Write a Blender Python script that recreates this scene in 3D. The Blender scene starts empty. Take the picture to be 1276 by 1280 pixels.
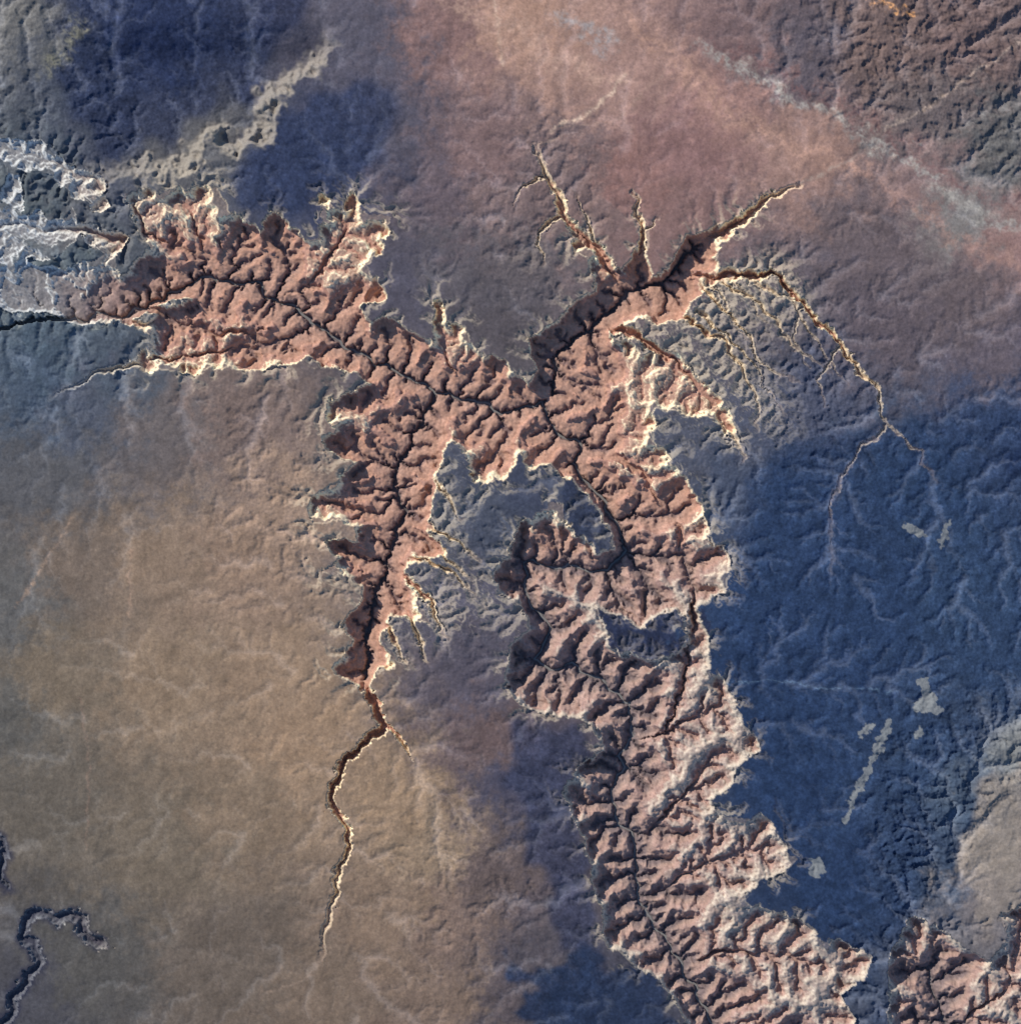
import bpy, math, heapq, time
import numpy as np
T0=time.time()
# ---------------------------------------------------------------- traced map data (map units, 10 = 1 km)
RIM=[(150,392),(146,352),(185,322),(168,268),(150,238),(200,238),(270,230),(300,280),(330,292),(340,266),(380,302),(402,290),(400,238),(428,268),(440,236),(455,264),(490,268),(480,310),(464,330),(476,373),(440,378),(455,402),(490,400),(510,420),(540,428),(545,370),(560,402),(582,410),(600,445),(632,455),(660,484),(674,470),(665,425),(700,405),(720,380),(752,366),(742,342),(712,300),(725,292),(756,322),(775,345),(790,325),(796,290),(803,312),(812,350),(836,348),(857,302),(900,282),(935,262),(940,275),(912,296),(880,322),(905,335),(960,337),(960,346),(930,352),(890,352),(862,375),(850,398),(790,402),(780,425),(800,440),(850,445),(862,465),(890,490),(915,520),(918,548),(900,530),(850,515),(820,515),(815,545),(850,590),(875,635),(890,680),(912,700),(912,735),(885,745),(862,772),(880,792),(885,832),(910,860),(930,900),(948,935),(920,960),(905,985),(880,998),(900,1020),(950,1018),(975,1050),(1000,1078),(960,1098),(925,1116),(965,1146),(1000,1152),(1015,1165),(1040,1176),(1090,1195),(1080,1225),(1050,1240),(1075,1300),(1090,1460),(900,1460),(872,1290),(845,1240),(810,1212),(762,1186),(755,1140),(740,1090),(735,1050),(705,990),(710,970),(760,942),(742,902),(690,888),(650,880),(635,845),(645,800),(667,790),(650,745),(625,740),(620,710),(640,700),(650,660),(688,625),(706,628),(717,676),(735,672),(757,695),(772,690),(766,662),(738,618),(705,590),(690,575),(660,590),(650,560),(630,600),(600,612),(590,590),(570,545),(552,558),(545,600),(532,640),(530,662),(558,692),(520,692),(500,715),(530,760),(545,790),(505,768),(482,760),(470,800),(500,840),(470,832),(462,850),(448,850),(420,842),(410,830),(435,818),(450,800),(425,785),(460,750),(455,728),(440,720),(402,720),(400,708),(440,698),(415,688),(410,678),(450,680),(455,665),(435,655),(385,655),(383,635),(400,608),(440,590),(455,575),(410,562),(402,545),(440,540),(405,528),(412,500),(440,495),(470,480),(445,460),(400,455),(385,440),(370,455),(300,460),(220,465),(150,465),(190,430),(170,402)]
RIM2=[(1112,1205),(1135,1150),(1170,1158),(1232,1205),(1262,1175),(1240,1142),(1290,1138),(1330,1180),(1330,1460),(1100,1460),(1112,1290)]
RIM3=[(-250,120),(-20,150),(20,175),(60,180),(90,215),(125,232),(150,290),(146,345),(150,392),(100,398),(60,385),(-250,380)]
ISLS=[[(750,762),(775,776),(800,786),(846,762),(862,802),(825,824),(766,810)],
 [(20,212),(70,222),(92,255),(70,276),(45,262),(30,262)],[(95,248),(125,262),(152,262),(154,292),(130,286),(100,302)],[(-30,190),(0,195),(10,225),(0,250),(-40,240)],[(30,318),(60,325),(110,300),(125,315),(80,340),(30,335)],[(-30,300),(0,310),(-10,345),(-60,340)],
 [(160,400),(188,376),(232,366),(246,376),(205,392),(176,408)],[(784,420),(778,402),(758,408),(766,434)]]
FORCE=[ISLS[0],[(690,600),(712,600),(738,628),(758,662),(762,684),(748,688),(733,668),(717,668),(706,628),(688,622)]]
RIVER=[(905,1460),(895,1290),(850,1205),(800,1130),(795,1060),(765,1000),(785,930),(790,880),(752,852),(715,830),(690,840),(668,825),(690,790),(655,740),(655,705),(700,710),(760,715),(782,690),(770,650),(742,610),(715,580),(728,560),(690,530),(680,502),(640,512),(595,502),(545,490),(500,465),(450,440),(390,402),(350,375),(310,352),(250,345),(180,382),(130,396),(60,396),(0,410),(-250,440)]
TR=[[(690,495),(700,440),(745,400),(790,362),(830,352),(868,308)],
    [(545,490),(525,530),(492,590),(502,650),(482,710),(458,790),(455,850)],
    [(1160,1215),(1190,1290),(1210,1460)]]
# polyline, half width, start floor, end floor
CARVE=[([(455,845),(462,870),(482,905),(455,930),(432,950),(412,1000),(428,1025),(437,1060),(418,1100),(412,1140),(398,1200)],7.0,.1,.985),
 ([(482,905),(500,925),(515,950)],4,.45,.95),
 ([(868,308),(905,288),(935,268),(962,245),(1000,228)],8,.15,.93),
 ([(790,362),(775,352),(745,310),(705,270),(683,220),(668,180)],8,.2,.93),
 ([(798,345),(803,300),(790,240)],6,.4,.94),
 ([(830,352),(870,345),(920,343),(965,340),(1005,378),(1050,432),(1098,490),(1108,530)],5.5,.15,.93),
 ([(1108,530),(1062,580),(1038,640),(1040,720)],3.5,.93,.985),
 ([(1108,530),(1150,565),(1170,600)],3,.93,.985),
 ([(745,400),(800,425),(850,455),(890,500),(930,575)],7,.1,.96),
 ([(350,375),(400,340),(432,290),(440,250)],9,.05,.7),([(310,352),(270,300),(285,290)],9,.05,.7),([(180,382),(250,415),(340,412)],8,.05,.4),
 ([(390,402),(340,428),(260,440),(180,452)],7,.05,.6),([(310,352),(240,318),(178,292),(165,255)],8,.1,.6),([(270,345),(245,285),(225,250)],8,.15,.7),([(350,375),(362,330),(340,290)],7,.1,.7),
 ([(180,452),(120,465),(60,500)],5,.7,.97),([(150,300),(100,285),(60,290),(20,280),(-40,285)],9,.3,.3),([(125,235),(60,200),(10,185)],8,.6,.6),([(130,396),(90,360),(40,352),(-40,365)],8,.3,.3),
 ([(690,495),(672,470)],5,.2,.6),
 ([(595,500),(560,450),(552,420),(548,385)],8,.1,.9),
 ([(868,308),(880,335),(915,400),(945,440)],3.5,.78,.98),([(905,338),(930,365),(955,405)],3.,.85,.98),([(930,345),(985,372),(1030,440),(1060,480)],3.,.85,.98),
 ([(868,350),(920,398),(962,462),(1000,480)],4,.7,.98),([(890,345),(950,378),(1000,440),(1040,470)],3.5,.78,.985),([(850,395),(900,420),(940,480),(950,540)],4,.65,.985),
 ([(870,390),(930,440),(985,520)],3,.8,.985),([(1005,378),(990,420),(1010,460)],2.8,.88,.98),([(1050,432),(1020,470),(1030,510)],2.8,.88,.98),
 ([(683,220),(650,235),(640,260)],3,.8,.98),([(705,270),(672,290),(680,330)],4,.7,.97),([(745,310),(735,275),(715,240)],3,.75,.985),([(803,300),(825,270)],3,.75,.985),
 ([(500,690),(545,705),(600,745)],4,.6,.98),([(505,640),(560,670),(605,705)],4,.6,.98),([(545,600),(580,650)],4,.75,.98),([(495,715),(530,745),(560,800)],5,.4,.97),([(480,780),(510,830)],4,.6,.97),
 ([(505,665),(550,690),(590,725)],3.5,.6,.98),([(490,740),(520,790),(535,830)],4,.5,.98),
 ([(740,560),(800,590),(850,660),(860,720),(868,760),(858,850),(830,920),(785,930)],9,.3,.2),
 ([(830,920),(860,900),(905,880)],10,.15,.6),([(795,1060),(850,1000),(900,940)],10,.08,.5),([(800,1130),(880,1080),(960,1060)],10,.08,.6),([(850,1205),(930,1190),(1040,1210)],10,.08,.6),
 ([(1190,1290),(1260,1240),(1275,1190)],9,.08,.6)]
LOOP=([(125,1180),(100,1165),(104,1148),(88,1142),(72,1150),(50,1140),(32,1150),(28,1172),(42,1182),(50,1205),(38,1216),(30,1235),(14,1245),(18,1265),(0,1285),(-20,1300),(-60,1330)],8.5,.72,.5)
LOOP2=([(-20,1040),(0,1048),(6,1070),(-2,1095),(10,1110)],7,.7,.7)
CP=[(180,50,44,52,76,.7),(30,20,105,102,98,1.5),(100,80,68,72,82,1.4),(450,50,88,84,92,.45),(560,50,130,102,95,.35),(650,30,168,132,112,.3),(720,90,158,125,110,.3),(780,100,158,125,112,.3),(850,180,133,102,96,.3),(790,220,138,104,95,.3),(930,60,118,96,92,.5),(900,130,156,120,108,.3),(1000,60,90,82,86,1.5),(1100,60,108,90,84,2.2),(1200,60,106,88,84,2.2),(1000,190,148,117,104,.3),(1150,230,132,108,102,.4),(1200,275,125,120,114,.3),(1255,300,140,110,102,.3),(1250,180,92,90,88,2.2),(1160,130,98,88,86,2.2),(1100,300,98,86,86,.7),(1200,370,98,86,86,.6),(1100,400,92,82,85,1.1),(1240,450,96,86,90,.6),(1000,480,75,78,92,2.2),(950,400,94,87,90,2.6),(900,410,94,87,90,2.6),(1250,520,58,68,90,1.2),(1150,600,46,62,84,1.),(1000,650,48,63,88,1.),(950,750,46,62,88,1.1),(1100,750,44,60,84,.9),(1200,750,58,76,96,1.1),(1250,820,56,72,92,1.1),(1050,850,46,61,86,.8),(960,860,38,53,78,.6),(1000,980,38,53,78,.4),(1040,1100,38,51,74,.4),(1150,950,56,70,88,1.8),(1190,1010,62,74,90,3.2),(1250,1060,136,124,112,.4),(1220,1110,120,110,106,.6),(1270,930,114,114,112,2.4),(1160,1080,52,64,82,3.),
(50,600,88,86,86,.35),(10,750,95,92,88,.3),(10,900,92,88,82,.3),(100,700,114,99,86,.25),(200,550,102,93,89,.35),(300,520,118,100,91,.9),(200,700,134,113,94,.25),(300,700,140,116,97,.6),(350,640,149,124,105,1.4),(60,850,118,103,86,.25),(200,850,135,114,93,.25),(350,850,143,119,97,.4),(380,930,148,122,98,.5),(50,1000,100,91,80,.25),(200,1050,112,99,84,.25),(300,1000,127,108,89,.3),(500,1000,147,122,98,.6),(540,1060,143,121,99,1.),(500,1150,128,107,89,.4),(550,1250,119,100,86,.7),(300,1200,102,90,79,.25),(100,1200,85,81,76,.25),(30,1250,74,72,75,.25),(400,1250,116,99,84,.25),  # points near the left edge greyed: slight haze painted into ground colour
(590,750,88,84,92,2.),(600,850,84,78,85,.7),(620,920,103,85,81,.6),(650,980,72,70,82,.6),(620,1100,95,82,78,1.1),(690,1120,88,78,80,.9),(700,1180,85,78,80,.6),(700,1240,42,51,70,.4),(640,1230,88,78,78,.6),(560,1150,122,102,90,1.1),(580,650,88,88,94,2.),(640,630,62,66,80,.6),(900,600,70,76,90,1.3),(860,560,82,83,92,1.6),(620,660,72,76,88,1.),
(480,150,84,80,88,.5),(380,200,54,60,80,.6),(430,180,58,61,78,.5),(560,330,90,84,86,.5),(620,380,84,78,80,.4),(500,350,82,78,86,.5),(600,200,125,101,96,.5),(620,260,114,96,92,1.),(560,250,98,86,89,.6),(700,200,113,96,93,1.5),(650,330,96,88,88,1.6),(740,260,120,99,93,1.1),(840,290,127,100,93,.4),
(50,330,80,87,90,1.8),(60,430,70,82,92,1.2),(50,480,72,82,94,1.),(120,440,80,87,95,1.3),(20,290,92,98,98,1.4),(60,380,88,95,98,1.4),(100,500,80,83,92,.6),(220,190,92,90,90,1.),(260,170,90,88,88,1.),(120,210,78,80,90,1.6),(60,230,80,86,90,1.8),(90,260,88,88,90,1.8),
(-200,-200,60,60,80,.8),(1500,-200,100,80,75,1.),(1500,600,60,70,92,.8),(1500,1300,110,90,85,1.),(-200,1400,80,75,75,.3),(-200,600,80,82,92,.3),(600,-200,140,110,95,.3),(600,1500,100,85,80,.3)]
FOREST=[([(1480,470),(1276,498),(1190,508),(1125,530),(1080,548),(1000,552),(945,590),(915,640),(915,700),(920,760),(890,800),(950,935),(905,1010),(1000,1075),(960,1110),(1020,1165),(1095,1195),(1080,1290),(1090,1480),(1108,1480),(1112,1200),(1135,1150),(1160,1100),(1148,1010),(1195,940),(1276,890),(1480,840)],(42,57,82),.68,14),
 ([(100,-200),(400,-200),(390,0),(345,60),(330,105),(250,150),(190,185),(125,200),(95,130),(65,80)],(43,51,74),.75,7),
 ([(400,110),(440,95),(500,130),(480,215),(440,240),(405,235),(390,285),(340,262),(305,262),(275,225),(300,210),(345,172)],(50,58,80),.75,7),
 ([(655,1205),(720,1188),(762,1200),(830,1232),(870,1300),(880,1480),(640,1480)],(38,49,70),.85,3),
 ([(630,900),(700,896),(742,950),(705,990),(735,1060),(752,1180),(770,1200),(700,1200),(690,1150),(680,1090),(645,1010)],(54,58,76),.8,5),
 ([(560,540),(610,625),(700,605),(735,630),(760,685),(716,676),(705,625),(650,650),(625,700),(600,690)],(66,70,80),.5,6),
 ([(690,595),(740,615),(780,700),(750,700),(714,680),(700,630)],(48,54,70),.9,1.5),
 ([(600,400),(650,380),(668,400),(660,470),(610,440),(585,405)],(84,77,78),.6,6),
 ([(1262,545),(1330,540),(1330,600),(1270,590)],(34,46,70),.9,3),
 ([(1480,930),(1276,955),(1222,985),(1198,1040),(1190,1100),(1212,1140),(1262,1165),(1480,1165)],(140,127,114),.6,4),
 ([(740,750),(870,750),(875,830),(740,830)],(44,50,70),.95,1.5)]
MEADOW=[[(1147,850),(1160,846),(1164,862),(1176,884),(1178,892),(1160,890),(1140,888),(1150,872)],
 [(1108,902),(1115,898),(1108,925),(1095,948),(1085,972),(1070,998),(1057,1030),(1053,1028),(1062,1000),(1078,962),(1092,935)],
 [(1070,915),(1092,902),(1088,914),(1072,922)],[(1126,652),(1150,660),(1160,676),(1140,668)],
 [(1014,1072),(1024,1070),(1034,1092),(1020,1098),(1012,1096)],[(1140,915),(1152,906),(1150,918),(1142,926)],[(1180,655),(1190,645),(1184,670),(1172,690)]]
LINES=[([(690,163),(745,135),(782,95)],2.2,(205,175,150),.8),([(560,-10),(600,20),(640,30),(700,80),(780,105)],10,(185,150,130),.6),
 ([(780,20),(850,80),(900,135),(960,165),(1010,190),(1080,212)],12,(176,138,119),.7),([(700,20),(760,55)],9,(165,160,155),.5),([(620,0),(628,80)],2,(190,160,135),.5),
 ([(880,60),(935,90),(985,120),(1050,150),(1085,172),(1130,195),(1175,235),(1220,268),(1290,292)],8,(166,158,146),.65),
 ([(900,50),(960,80),(1010,110),(1070,140),(1110,170),(1200,235),(1290,265)],5,(120,88,84),.5),
 ([(1085,215),(1130,245),(1180,290),(1276,330)],9,(160,126,112),.55),
 ([(1000,228),(1060,200),(1085,175),(1180,120),(1276,50)],2,(165,145,130),.6),([(830,90),(770,150),(690,163)],1.5,(165,135,118),.5),
 ([(700,170),(668,180)],1.5,(180,150,130),.6),([(410,1190),(385,1225),(330,1240)],1.6,(150,128,110),.5),
 ([(0,345),(12,318),(45,308),(85,312)],5,(140,150,150),.6),([(0,408),(50,400),(140,392)],3,(150,150,140),.6),
 ([(860,860),(960,850),(1090,865),(1120,866)],1.3,(90,110,130),.6),([(35,740),(60,695),(90,650)],2.0,(155,130,110),.6),([(168,690),(160,770)],2.,(160,132,110),.6),([(100,870),(112,960),(108,1060)],1.5,(135,112,96),.5),([(20,760),(60,700)],1.5,(150,125,105),.5),
 ([(1090,1),(1135,14)],4,(225,165,110),.8),([(60,80),(95,35)],12,(140,134,112),.6)]
# ---------------------------------------------------------------- helpers
def blur(a,s):
    n0,n1=a.shape;p=int(3*s)+1
    b=np.pad(a,p,mode='edge')
    f0=np.fft.fftfreq(b.shape[0])[:,None];f1=np.fft.rfftfreq(b.shape[1])[None,:]
    g=np.exp(-2*(math.pi*s)**2*(f0**2+f1**2))
    return np.fft.irfft2(np.fft.rfft2(b)*g,s=b.shape)[p:p+n0,p:p+n1]
def noise(n,beta,lo,hi,step,seed):
    r=np.random.default_rng(seed);w=r.standard_normal((n,n))
    f0=np.fft.fftfreq(n)[:,None];f1=np.fft.rfftfreq(n)[None,:]
    f=np.sqrt(f0**2+f1**2)/step; f[0,0]=1
    amp=f**(-beta)*(1/(1+(1/(hi*f))**6))*np.exp(-(f*lo*.5)**2); amp[0,0]=0
    o=np.fft.irfft2(np.fft.rfft2(w)*amp,s=(n,n))
    return o/o.std()
def inside(poly,X,Y):
    m=np.zeros(X.shape,bool);n=len(poly)
    for i in range(n):
        x1,y1=poly[i];x2,y2=poly[(i+1)%n]
        if y1==y2: continue
        c=((Y>=min(y1,y2))&(Y<max(y1,y2)))&(X<(x2-x1)*(Y-y1)/(y2-y1)+x1)
        m^=c
    return m
def pdist(pl,X,Y,closed=False,maxd=None):
    P=pl+[pl[0]] if closed else pl
    L=np.cumsum([0]+[math.hypot(P[i+1][0]-P[i][0],P[i+1][1]-P[i][1]) for i in range(len(P)-1)])
    D=np.full(X.shape,1e9,np.float32);S=np.zeros(X.shape,np.float32)
    for i in range(len(P)-1):
        (x1,y1),(x2,y2)=P[i],P[i+1];dx,dy=x2-x1,y2-y1;l2=dx*dx+dy*dy
        if maxd is None: sl=(slice(None),slice(None))
        else:
            cx=np.where((xs>min(x1,x2)-maxd)&(xs<max(x1,x2)+maxd))[0];cy=np.where((xs>min(y1,y2)-maxd)&(xs<max(y1,y2)+maxd))[0]
            if len(cx)==0 or len(cy)==0: continue
            sl=(slice(cy[0],cy[-1]+1),slice(cx[0],cx[-1]+1))
        x=X[sl];y=Y[sl]
        u=np.clip(((x-x1)*dx+(y-y1)*dy)/l2,0,1)
        d=np.hypot(x-x1-u*dx,y-y1-u*dy);b=d<D[sl]
        D[sl]=np.where(b,d,D[sl]);S[sl]=np.where(b,(L[i]+u*math.sqrt(l2))/L[-1],S[sl])
    return D,S
def ss(a,b,x):
    t=np.clip((x-a)/(b-a),0,1);return t*t*(3-2*t)
def wiggle(pl,amp,seed,seg=12):
    r=np.random.default_rng(seed);out=[]
    for i in range(len(pl)-1):
        (x1,y1),(x2,y2)=pl[i],pl[i+1];l=math.hypot(x2-x1,y2-y1);n=max(1,int(l/seg))
        for k in range(n):
            u=k/n;o=0 if k==0 else r.normal()*amp
            out.append((x1+(x2-x1)*u-(y2-y1)/l*o,y1+(y2-y1)*u+(x2-x1)/l*o))
    out.append(pl[-1]);return out
RIVER=[RIVER[0]]+wiggle(RIVER[1:-1],2.8,1,10)+[RIVER[-1]]
TR=[wiggle(p,3,10+i) for i,p in enumerate(TR)]
CARVE=[(wiggle(p,2.5,50+i),w,a,b) for i,(p,w,a,b) in enumerate(CARVE)]+[(LOOP[0],)+LOOP[1:],(LOOP2[0],)+LOOP2[1:]]
# ---------------------------------------------------------------- drainage evolution (coarse)
A0,A1=-130.,1406.
def evolve(z,K,rain,base,n,dt,m=.5):
    N=z.shape[0];nb=[(-1,0,1),(1,0,1),(0,-1,1),(0,1,1),(-1,-1,1.4142),(-1,1,1.4142),(1,-1,1.4142),(1,1,1.4142)]
    idx=np.arange(N*N).reshape(N,N);bf=base.ravel()
    for it in range(n):
        zp=np.pad(z,1,constant_values=1e9);best=np.zeros((N,N));rec=idx.copy();dd=np.ones((N,N))
        for dy,dx,l in nb:
            s=(z-zp[1+dy:N+1+dy,1+dx:N+1+dx])/l
            b=s>best;best=np.where(b,s,best);rec=np.where(b,idx+dy*N+dx,rec);dd=np.where(b,l,dd)
        rec=np.where(base,idx,rec).ravel()
        order=np.argsort(z.ravel()).tolist();rl=rec.tolist();A=rain.ravel().tolist()
        for i in reversed(order):
            r=rl[i]
            if r!=i:A[r]+=A[i]
        Aa=np.array(A);F=(K.ravel()*Aa**m*dt/dd.ravel());
        num=(z.ravel()+dt);num[bf]=0;F=np.where(bf,0,F)
        zl=num.tolist();Fl=F.tolist()
        for i in order:
            r=rl[i]
            if r!=i: zl[i]=(zl[i]+Fl[i]*zl[r])/(1+Fl[i])
        z=np.array(zl).reshape(N,N)
        z[base]=0
    return z,Aa.reshape(N,N)
NC=440;stepc=(A1-A0)/(NC-1);xs=np.linspace(A0,A1,NC);XC,YC=np.meshgrid(xs,xs)
inn=inside(RIM,XC,YC)|inside(RIM2,XC,YC)|inside(RIM3,XC,YC)
dr,_=pdist(RIVER,XC,YC,maxd=12)
for p in TR: dr=np.minimum(dr,pdist(p,XC,YC,maxd=12)[0])
base=dr<stepc*.75
dc=np.full(XC.shape,1e9)
for p,w,a,b in CARVE: dc=np.minimum(dc,pdist(p,XC,YC,maxd=30)[0])
cost=np.exp(.5*noise(NC,.6,4,60,stepc,3))+.0
cost=cost*(1-.8*np.exp(-(np.minimum(dc,99)/5)**2))
for P in FORCE: cost=np.where(inside(P,XC,YC),cost*8,cost)
zl=[1e18]*(NC*NC);cl=cost.ravel().tolist();h=[]
for i in np.where(base.ravel())[0].tolist(): zl[i]=0;h.append((0.,i))
heapq.heapify(h)
while h:
    z,i=heapq.heappop(h)
    if z>zl[i]:continue
    y,x=divmod(i,NC)
    for dy,dx,l in ((-1,0,1),(1,0,1),(0,-1,1),(0,1,1),(-1,-1,1.41),(-1,1,1.41),(1,-1,1.41),(1,1,1.41)):
        yy=y+dy;xx=x+dx
        if 0<=yy<NC and 0<=xx<NC:
            j=yy*NC+xx;nz=z+l*cl[j]
            if nz<zl[j]: zl[j]=nz;heapq.heappush(h,(nz,j))
z=np.array(zl).reshape(NC,NC);print('dijkstra',time.time()-T0)
K=np.where(inn,1.,2.);K=blur(K,1.0)*np.exp(.2*noise(NC,1,4,80,stepc,5))
z,Ar=evolve(z*.5,K,np.where(inn,1.,.35),base,20,3.)
print('evolve1',time.time()-T0)
def samp(a,X,Y,n):
    st=(A1-A0)/(n-1)
    fx=np.clip((X-A0)/st,0,n-1.001);fy=np.clip((Y-A0)/st,0,n-1.001);ix=fx.astype(int);iy=fy.astype(int);fx=fx-ix;fy=fy-iy
    return (a[iy,ix]*(1-fx)+a[iy,ix+1]*fx)*(1-fy)+(a[iy+1,ix]*(1-fx)+a[iy+1,ix+1]*fx)*fy
N2=820;xs=np.linspace(A0,A1,N2);X2,Y2=np.meshgrid(xs,xs);st2=(A1-A0)/(N2-1)
z2=samp(z,X2,Y2,NC)+.12*np.abs(noise(N2,.8,2,20,st2,8))
z2*=1.5
inn=inside(RIM,X2,Y2)|inside(RIM2,X2,Y2)|inside(RIM3,X2,Y2)
dr,_=pdist(RIVER,X2,Y2,maxd=10)
for p in TR: dr=np.minimum(dr,pdist(p,X2,Y2,maxd=10)[0])
base=dr<st2*.75
K=np.where(inn,1.,2.);K=blur(K,1.5);rain2=np.where(inn,1.,.35)
z2,Ar=evolve(z2,K,rain2,base,5,4.)
print('evolve2',time.time()-T0)
d=np.full(X2.shape,-1e9)
for P in (RIM,RIM2,RIM3):
    dd,_=pdist(P,X2,Y2,closed=True,maxd=130);dd=np.minimum(dd,130);d=np.maximum(d,np.where(inside(P,X2,Y2),dd,-dd))
for P in ISLS:
    dd,_=pdist(P,X2,Y2,closed=True,maxd=130);ii=inside(P,X2,Y2);d=np.where(ii,-dd,np.minimum(d,np.minimum(dd,130)))
frc=np.full(X2.shape,99.)
for P in FORCE:
    dd,_=pdist(P,X2,Y2,closed=True,maxd=40);frc=np.minimum(frc,np.where(inside(P,X2,Y2),-np.minimum(dd,40),np.minimum(dd,40)))
band=((d<14)&(d>-4)).astype(float)
wl=blur(band,24)+1e-4;zg=(z2*band).sum()/band.sum()
Zloc=(blur(z2*band,24)+1e-4*zg)/wl
q=z2/Zloc
# ---- weighted distance to channel network (jump flooding)
def jfa(src,w,k):
    sx=np.where(src,X2,0).astype(np.float32);sy=np.where(src,Y2,0).astype(np.float32);sw=np.where(src,w,1e6).astype(np.float32)
    Xf=X2.astype(np.float32);Yf=Y2.astype(np.float32)
    best=sw+k*np.hypot(Xf-sx,Yf-sy)
    for s in (32,16,8,4,2,1,1):
        for dy in (-s,0,s):
            for dx in (-s,0,s):
                if dx==0 and dy==0: continue
                a=slice(max(0,dy),N2+min(0,dy));b=slice(max(0,-dy),N2+min(0,-dy));c=slice(max(0,dx),N2+min(0,dx));e=slice(max(0,-dx),N2+min(0,-dx))
                cx=sx[b,e];cy=sy[b,e];cw=sw[b,e];v=cw+k*np.hypot(Xf[a,c]-cx,Yf[a,c]-cy);m=v<best[a,c]
                best[a,c]=np.where(m,v,best[a,c]);sx[a,c]=np.where(m,cx,sx[a,c]);sy[a,c]=np.where(m,cy,sy[a,c]);sw[a,c]=np.where(m,cw,sw[a,c])
    return sx,sy,sw
def jeval(J,k,X,Y):
    sx,sy,sw=J;st=st2;ix=np.clip(((X-A0)/st).astype(int),0,N2-2);iy=np.clip(((Y-A0)/st).astype(int),0,N2-2)
    best=None;bw=None
    for a in (0,1):
        for b in (0,1):
            w=sw[iy+a,ix+b];v=w+k*np.hypot(X-sx[iy+a,ix+b],Y-sy[iy+a,ix+b])
            if best is None: best=v;bw=w
            else: bw=np.where(v<best,w,bw);best=np.minimum(best,v)
    return best,bw
# control maps
cs=np.linspace(A0,A1,200);XK,YK=np.meshgrid(cs,cs);num=np.zeros((200,200,4));den=np.zeros((200,200))
for c in CP:
    w=1/(((XK-c[0])**2+(YK-c[1])**2)+30.**2)**2
    den+=w
    num+=w[...,None]*np.array(c[2:6])
num/=den[...,None]
FA,FB=215,40
east2=ss(600,760,Y2)*ss(560,640,X2);far2=ss(FA,FB,X2)
var2=noise(N2,1.5,30,160,st2,77)
zc=(.60-.18*east2)*np.clip(q*1.05,0,1)
zc=np.where(base,0,zc)
K1=.036
ch1=((Ar>(66+16*east2+10*far2)*np.exp(.45*var2))&(d>2.5)&(frc>2))|(base&(d>-3))
J1=jfa(ch1,zc,K1)
K2=.07
ch2=((Ar>12)&(d>2)&(frc>2))|(base&(d>-3))
J2=jfa(ch2,zc*1.1,K2)
rel2=samp(num[...,3],X2,Y2,200)
ch3=(Ar>22-13*ss(1.2,2.2,rel2))&(d<3)
dep=np.log(np.maximum(Ar,1)/22)
J3=jfa(ch3,-1.6*np.clip(dep,-.3,3.6),1.)
print('jfa',time.time()-T0,'q',np.percentile(q[ch1],[10,50,90]))
# ---------------------------------------------------------------- fine grid
step=1.25;NF=int((A1-A0)/step)+1;xs=np.linspace(A0,A1,NF);X,Y=np.meshgrid(xs,xs);step=(A1-A0)/(NF-1)
wx=1.5*noise(NF,1.5,4,60,step,21);wy=1.5*noise(NF,1.5,4,60,step,22)
XW=X+wx;YW=Y+wy
df=samp(d,XW,YW,N2);ff=samp(frc,XW,YW,N2)
n1=noise(NF,1.2,3,30,step,24)
east=ss(600,760,Y)*ss(560,640,X);far=ss(FA,FB,X)
t1,w1=jeval(J1,K1,XW,YW);t2,_=jeval(J2,K2,XW,YW);t2=np.minimum(t2,1.2)
r1=(t1-w1)/K1
w2_=(.18+.06*east)
t=(1-w2_)*t1*(1.04-.04*east)+w2_*t2
t=t*(1+.03*n1)
t=t+np.clip(-(df+1)/9,0,3)
lim=.78-.02*east
tc=np.where(t>lim,lim+(t-lim)*(.42+.1*east),t);k_=ss(3,16,df)
t=t*(1-k_)+np.minimum(tc,.97)*k_
t=np.where(df>3,np.minimum(t,.985),t)
rd,_=pdist(RIVER,XW,YW,maxd=20)
shal=np.zeros(t.shape)
for p,w,a,b in CARVE:
    dd_,s=pdist(p,XW,YW,maxd=w*3)
    f0=a+(b-a)*s;ww=w*(1-.45*s);c=np.where(dd_<w*3,f0+(dd_/ww)*(1-f0)*(1+.15*n1),9)
    shal=np.where(c<t,ss(.6,.95,f0)*(dd_<w*3),shal);t=np.minimum(t,c)
t=np.where(ff<14,np.maximum(t,np.minimum(1.12-.05*(ff+1+1.2*n1)-.2*ss(0,10,ff),1.12)*(rd>5)),t)
west_t=np.interp(t,[0,.03,.09,.30,.53,.58,.72,.76,.82,1.0,1.001],[0,0.04,.30,.37,.41,.54,.58,.63,.68,1.0,1.0])
east_t=np.interp(t,[0,.03,.09,.22,.34,.50,.58,.76,.82,1.0,1.001],[0,.03,.18,.24,.40,.50,.64,.74,.84,1.0,1.0])
prof=west_t*(1-east)+east_t*east
prof=(.9-.3*east)*prof+(.1+.3*east)*np.minimum(t,1)
inc=ss(4.0,1.,r1)*ss(.60,.35,w1)*(df>0)*(ff>4)*(.11*(1-east)+.03*east)*(1-.6*far)
prof=np.maximum(prof-inc,0)
FL=.5
prof=1-(1-prof)*(1-FL*far)
Dp=31.
w2x=X+12*noise(NF,1.3,5,120,step,31);w2y=Y+12*noise(NF,1.3,5,120,step,32)
cm=np.stack([samp(num[...,k],w2x,w2y,200) for k in range(4)],-1)
rel=samp(num[...,3],X,Y,200)
g3,_=jeval(J3,1.,XW,YW)
gd=np.clip(g3,-5.5,6.5)
zd=(gd+5.5)/12
plat=rel*(3.3*(zd-.75))+(.25+.75*rel)*.18*noise(NF,.9,2.2,30,step,33)
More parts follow.
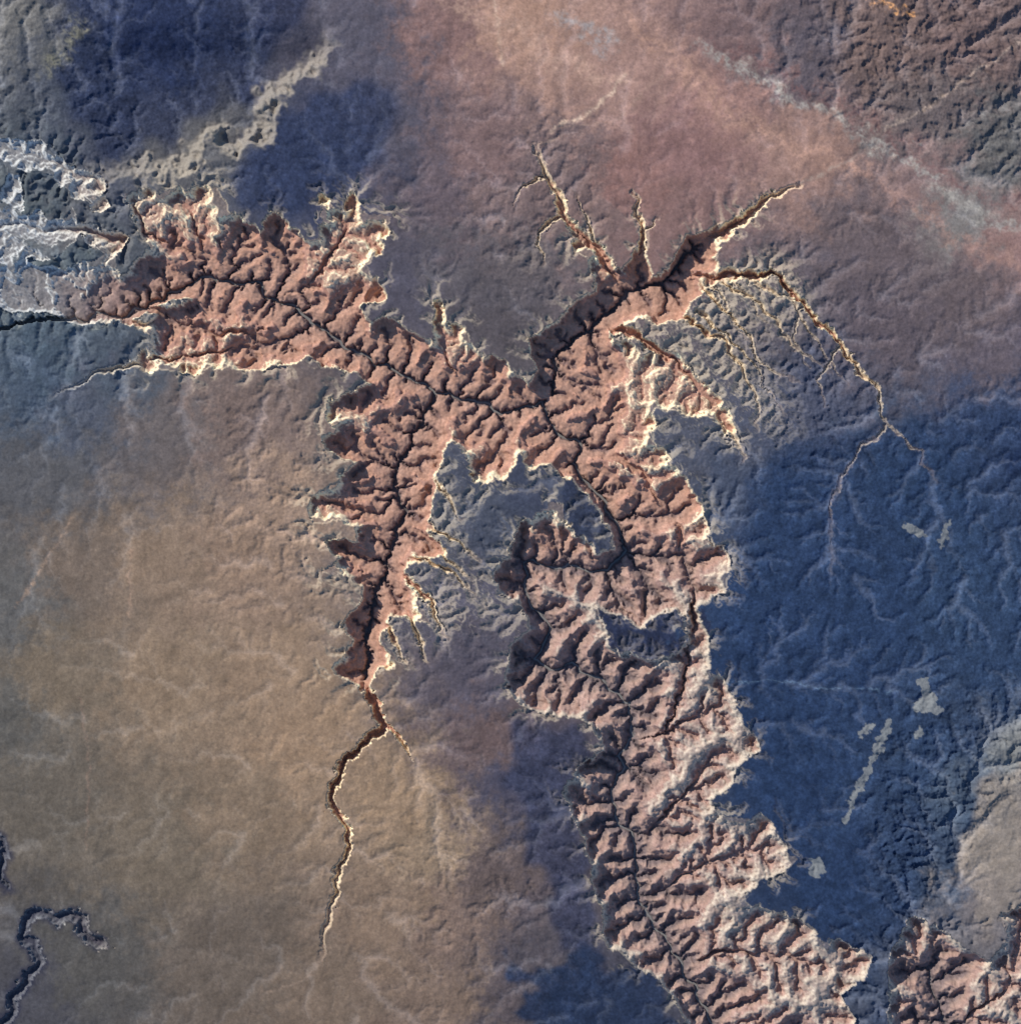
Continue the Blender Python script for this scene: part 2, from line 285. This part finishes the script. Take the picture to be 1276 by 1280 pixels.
out=ss(.98,1.06,t)
notch=-4.5*np.exp(np.minimum(df,0)/16)*ss(3.5,-1.5,g3)*ss(-1,-4,df)
esc=[(430,-200),(426,0),(420,60),(392,98),(350,118),(342,165),(302,200),(270,182),(232,216),(180,222),(60,240),(0,240),(0,-200)]
ex=X+6*noise(NF,1.5,10,80,step,36);ey=Y+6*noise(NF,1.5,10,80,step,37)
ei=inside(esc,ex,ey);ed,_=pdist(esc[:11],ex,ey,maxd=80);ed=np.minimum(ed,80);se=np.where(ei,ed,-ed)+8*(blur(zd,.8)-.6)
efade=ss(60,210,X)*ss(470,390,X)*ss(20,80,Y)
escd=-17*ss(-2,26,se)*efade
H=Dp*prof+(plat+notch)*out+escd*out
H=H+.22*noise(NF,1.0,2.2,14,step,35)*ss(.03,.2,t)*(1-out)
fbase=Dp*FL*far
H=np.where(rd<2.2,np.minimum(H,fbase),H)
gy,gx=np.gradient(H,step);slope=np.hypot(gx,gy)
print('height',time.time()-T0)
# ---------------------------------------------------------------- colour
def lin(c): 
    c=np.asarray(c,float)/255;return np.where(c<.04045,c/12.92,((c+.055)/1.055)**2.4)
GAIN=np.array([.85,.84,.84])
col=lin(cm[...,:3])
fmask=np.zeros(t.shape)
for P,c,k,sft in FOREST:
    m=inside(P,w2x,w2y).astype(float);m=blur(m,sft);fmask=np.maximum(fmask,m*(k>.65));m=ss(.15,.85,m)*k
    col=col*(1-m[...,None])+lin(c)*m[...,None]
for P,w,c,k in LINES:
    kk=.15 if w<3 else .5
    dd_,s=pdist(P,X+kk*(w2x-X),Y+kk*(w2y-Y),maxd=w*4);m=k*np.exp(-(np.minimum(dd_,99)/w)**2)*np.clip(.8+.4*n1,0,1.2)
    m=np.clip(m,0,1);col=col*(1-m[...,None])+lin(c)*m[...,None]
mt=noise(NF,.9,2.2,60,step,42);mt2=noise(NF,1.4,10,150,step,43)
col=col*np.exp((.08+.07*ss(.2,.8,fmask))*mt+.05*mt2)[...,None]
vein=ss(1.4,-.6,g3)
vm=np.clip(vein*(.13+.28*ss(.3,1.2,rel))*(1+.4*mt2)+.34*ss(-1.6,-3.4,g3),0,.75)[...,None]
vc=col*1.35+np.array([.05,.05,.05]);col=col*(1-vm)+vc*vm
fl=(ss(.18,.5,slope)*np.maximum(ss(1.2,2.2,rel)*ss(110,10,-df),.8*ss(34,4,-df))*.5*ss(1060,1000,X)*ss(150,200,X)*(1-.7*ss(.3,.8,fmask)))[...,None];col=col*(1-fl)+lin((190,174,150))*fl
mead=np.zeros(t.shape)
for P in MEADOW:
    m=ss(.3,.7,blur(inside(P,X+.5*wx+2*n1,Y+.5*wy+1.5*mt).astype(float),.8));mead=np.maximum(mead,m)
col=col*(1-mead[...,None])+lin((118,120,120))*mead[...,None]
e=prof+.015*n1
strat=np.zeros(t.shape+(3,))
lv=[0,.05,.2,.30,.42,.55,.62,.72,.80,.90,1.0]
rc=[(108,100,98),(110,92,90),(128,104,98),(156,124,108),(172,132,112),(164,124,108),(166,128,111),(168,136,117),(172,144,124),(166,140,122),(134,118,108)]
rc=np.array([lin(c) for c in rc])
for k in range(3): strat[...,k]=np.interp(e,lv,rc[:,k])
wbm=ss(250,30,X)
crm=(ss(.60,.72,e)*ss(1.01,.96,e)*ss(.5-.2*wbm,1.2-.4*wbm,slope)*(1-.6*east))[...,None];strat=strat*(1-crm)+lin((228,206,172))*crm
strat=strat*np.exp(.09*mt+.05*np.sin(e*90))[...,None]
gl=strat.mean(-1,keepdims=True)
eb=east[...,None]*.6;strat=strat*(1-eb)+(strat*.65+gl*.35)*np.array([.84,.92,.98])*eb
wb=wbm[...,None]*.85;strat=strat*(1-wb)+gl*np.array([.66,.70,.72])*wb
ft=(ss(.88,.94,t)*ss(.9,.4,slope)*.4*ss(30,10,df))[...,None];strat=strat*(1-ft)+col*ft
sh=(.6*shal)[...,None];strat=strat*(1-sh)+col*sh
cin=(1-ss(.97,1.02,t))[...,None]
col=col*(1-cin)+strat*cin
em=ss(-6,3,se)*ss(36,20,se)*out*efade
col=col*(1-.6*em[...,None])+lin((156,145,130))*.6*em[...,None]
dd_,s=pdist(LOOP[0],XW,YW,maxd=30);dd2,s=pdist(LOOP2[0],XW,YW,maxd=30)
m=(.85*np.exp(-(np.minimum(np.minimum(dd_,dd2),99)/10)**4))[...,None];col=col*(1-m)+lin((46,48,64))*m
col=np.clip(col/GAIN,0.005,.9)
# ---------------------------------------------------------------- meshes
S=.1
ext=14
pre=A0-np.array([60*(1.45**k) for k in range(ext,0,-1)]);post=A1+np.array([60*(1.45**k) for k in range(1,ext+1)])
GX=np.concatenate([pre,xs,post])
pad=lambda a:np.pad(a,((ext,ext),(ext,ext))+((0,0),)*(a.ndim-2),mode='edge')
fade=np.concatenate([np.zeros(ext),np.ones(NF),np.zeros(ext)]);fd=fade[:,None]*fade[None,:]
Hp=pad(H)*fd+Dp*(1-fd);Cp=pad(col);tp=pad(t)*fd+1.2*(1-fd);fp=pad(fmask);mp=pad(mead)
M=len(GX);PX,PY=np.meshgrid(GX,GX)
V=np.stack([(PX-638)*S,(640-PY)*S,Hp*S],-1).reshape(-1,3).astype(np.float32)
Cc=np.concatenate([Cp,np.ones(Cp.shape[:2]+(1,))],-1).reshape(-1,4).astype(np.float32)
I=np.arange(M*M).reshape(M,M)
Q=np.stack([I[:-1,:-1],I[1:,:-1],I[1:,1:],I[:-1,1:]],-1).reshape(-1,4)
cls=np.zeros((M,M),int);cls[fp>.5]=2;cls[mp>.5]=3;cls[tp<1.0]=1
qc=cls[:-1,:-1].ravel()
def mat(name,scale=1.):
    m=bpy.data.materials.new(name);m.use_nodes=True;nt=m.node_tree;b=nt.nodes['Principled BSDF']
    b.inputs['Roughness'].default_value=.95;b.inputs['Specular IOR Level'].default_value=.05
    a=nt.nodes.new('ShaderNodeAttribute');a.attribute_name='Col'
    tc_=nt.nodes.new('ShaderNodeTexCoord');n=nt.nodes.new('ShaderNodeTexNoise');n.inputs['Scale'].default_value=4*scale;n.inputs['Detail'].default_value=6;n.inputs['Roughness'].default_value=.7
    r=nt.nodes.new('ShaderNodeMapRange');r.inputs[1].default_value=.3;r.inputs[2].default_value=.7;r.inputs[3].default_value=.88;r.inputs[4].default_value=1.12
    x=nt.nodes.new('ShaderNodeVectorMath');x.operation='SCALE'
    L=nt.links.new;L(tc_.outputs['Object'],n.inputs['Vector']);L(n.outputs['Fac'],r.inputs[0]);L(a.outputs['Color'],x.inputs[0]);L(r.outputs[0],x.inputs['Scale']);L(x.outputs[0],b.inputs['Base Color'])
    return m
def build(name,k,label,cat,m):
    q=Q[qc==k];u,inv=np.unique(q,return_inverse=True);inv=inv.reshape(-1)
    me=bpy.data.meshes.new(name);me.vertices.add(len(u));me.vertices.foreach_set('co',V[u].ravel())
    me.loops.add(len(inv));me.loops.foreach_set('vertex_index',inv.astype(np.int32))
    me.polygons.add(len(q));me.polygons.foreach_set('loop_start',np.arange(0,len(inv),4,dtype=np.int32))
    me.update(calc_edges=True);me.polygons.foreach_set('use_smooth',np.ones(len(q),bool))
    at=me.color_attributes.new('Col','FLOAT_COLOR','POINT');at.data.foreach_set('color',Cc[u].ravel())
    o=bpy.data.objects.new(name,me);bpy.context.collection.objects.link(o);me.materials.append(m)
    o['kind']='structure';o['label']=label;o['category']=cat;return o
build('plateau_ground',0,'dry tan and brown desert plateau cut by shallow washes','ground',mat('desert_soil'))
build('canyon',1,'deep branching red rock canyon with pale cream rim cliffs','canyon',mat('layered_rock',1.6))
build('forest_ground',2,'dark blue green forest covering the high plateau','forest',mat('forest_canopy',2.2))
build('meadow',3,'pale grassy meadow clearings inside the dark forest','meadow',mat('meadow_grass'))
def rsamp(a,x,y): return float(samp(a,np.array([x]),np.array([y]),NF)[0])
pts=[]
for i in range(len(RIVER)-1):
    (x1,y1),(x2,y2)=RIVER[i],RIVER[i+1];n=max(1,int(math.hypot(x2-x1,y2-y1)/4))
    for k in range(n):
        x=x1+(x2-x1)*k/n;y=y1+(y2-y1)*k/n
        if A0<x<A1 and A0<y<A1:
            u,v=x,y
            for _ in range(3):u,v=x-rsamp(wx,u,v),y-rsamp(wy,u,v)
            pts.append((u,v))
vs=[];fs=[]
for i,(x,y) in enumerate(pts):
    a=pts[max(i-1,0)];b=pts[min(i+1,len(pts)-1)];tx,ty=b[0]-a[0],b[1]-a[1];l=math.hypot(tx,ty) or 1
    w=1.3
    zz=Dp*S*FL*float(ss(FA,FB,np.float64(x)))+.04
    for s in (-1,1): vs.append(((x-638-ty/l*w*s)*S,(640-y-tx/l*w*s)*S,zz))
    if i: j=2*i;fs.append((j-2,j-1,j+1,j))
me=bpy.data.meshes.new('river');me.from_pydata(vs,[],fs);ro=bpy.data.objects.new('river',me);bpy.context.collection.objects.link(ro)
wm=bpy.data.materials.new('river_water');wm.use_nodes=True;nt=wm.node_tree;b=nt.nodes['Principled BSDF'];b.inputs['Roughness'].default_value=.45
n=nt.nodes.new('ShaderNodeTexNoise');n.inputs['Scale'].default_value=1.5;cr=nt.nodes.new('ShaderNodeValToRGB');cr.color_ramp.elements[0].color=(.17,.17,.17,1);cr.color_ramp.elements[1].color=(.28,.26,.23,1)
nt.links.new(n.outputs['Fac'],cr.inputs[0]);nt.links.new(cr.outputs[0],b.inputs['Base Color']);me.materials.append(wm)
ro['kind']='structure';ro['label']='thin muddy river winding along the canyon floor';ro['category']='river'
# ---------------------------------------------------------------- light
el=math.radians(32);sx,sy=-.74,.67
d3=np.array([sx*math.cos(el),sy*math.cos(el),math.sin(el)])
su=bpy.data.lights.new('sun','SUN');su.energy=4.5;su.angle=math.radians(.5);su.color=(1,.94,.85)
so=bpy.data.objects.new('sun',su);bpy.context.collection.objects.link(so)
from mathutils import Vector
so.rotation_euler=Vector(tuple(d3)).to_track_quat('Z','Y').to_euler()
W=bpy.data.worlds.new('World');bpy.context.scene.world=W;W.use_nodes=True;nt=W.node_tree
sk=nt.nodes.new('ShaderNodeTexSky');sk.sky_type='NISHITA';sk.sun_disc=False;sk.sun_elevation=el;sk.sun_rotation=math.atan2(sx,sy);sk.altitude=2000;sk.ozone_density=4
nt.links.new(sk.outputs[0],nt.nodes['Background'].inputs[0]);nt.nodes['Background'].inputs[1].default_value=.15
ca=bpy.data.cameras.new('camera');co=bpy.data.objects.new('camera',ca);bpy.context.collection.objects.link(co)
co.location=(0,0,400+Dp*S);ca.lens=36*400/128.;ca.clip_end=20000;ca.clip_start=1
sc=bpy.context.scene;sc.camera=co
sc.view_settings.view_transform='Standard';sc.view_settings.look='None';sc.view_settings.exposure=0
print('done',time.time()-T0)
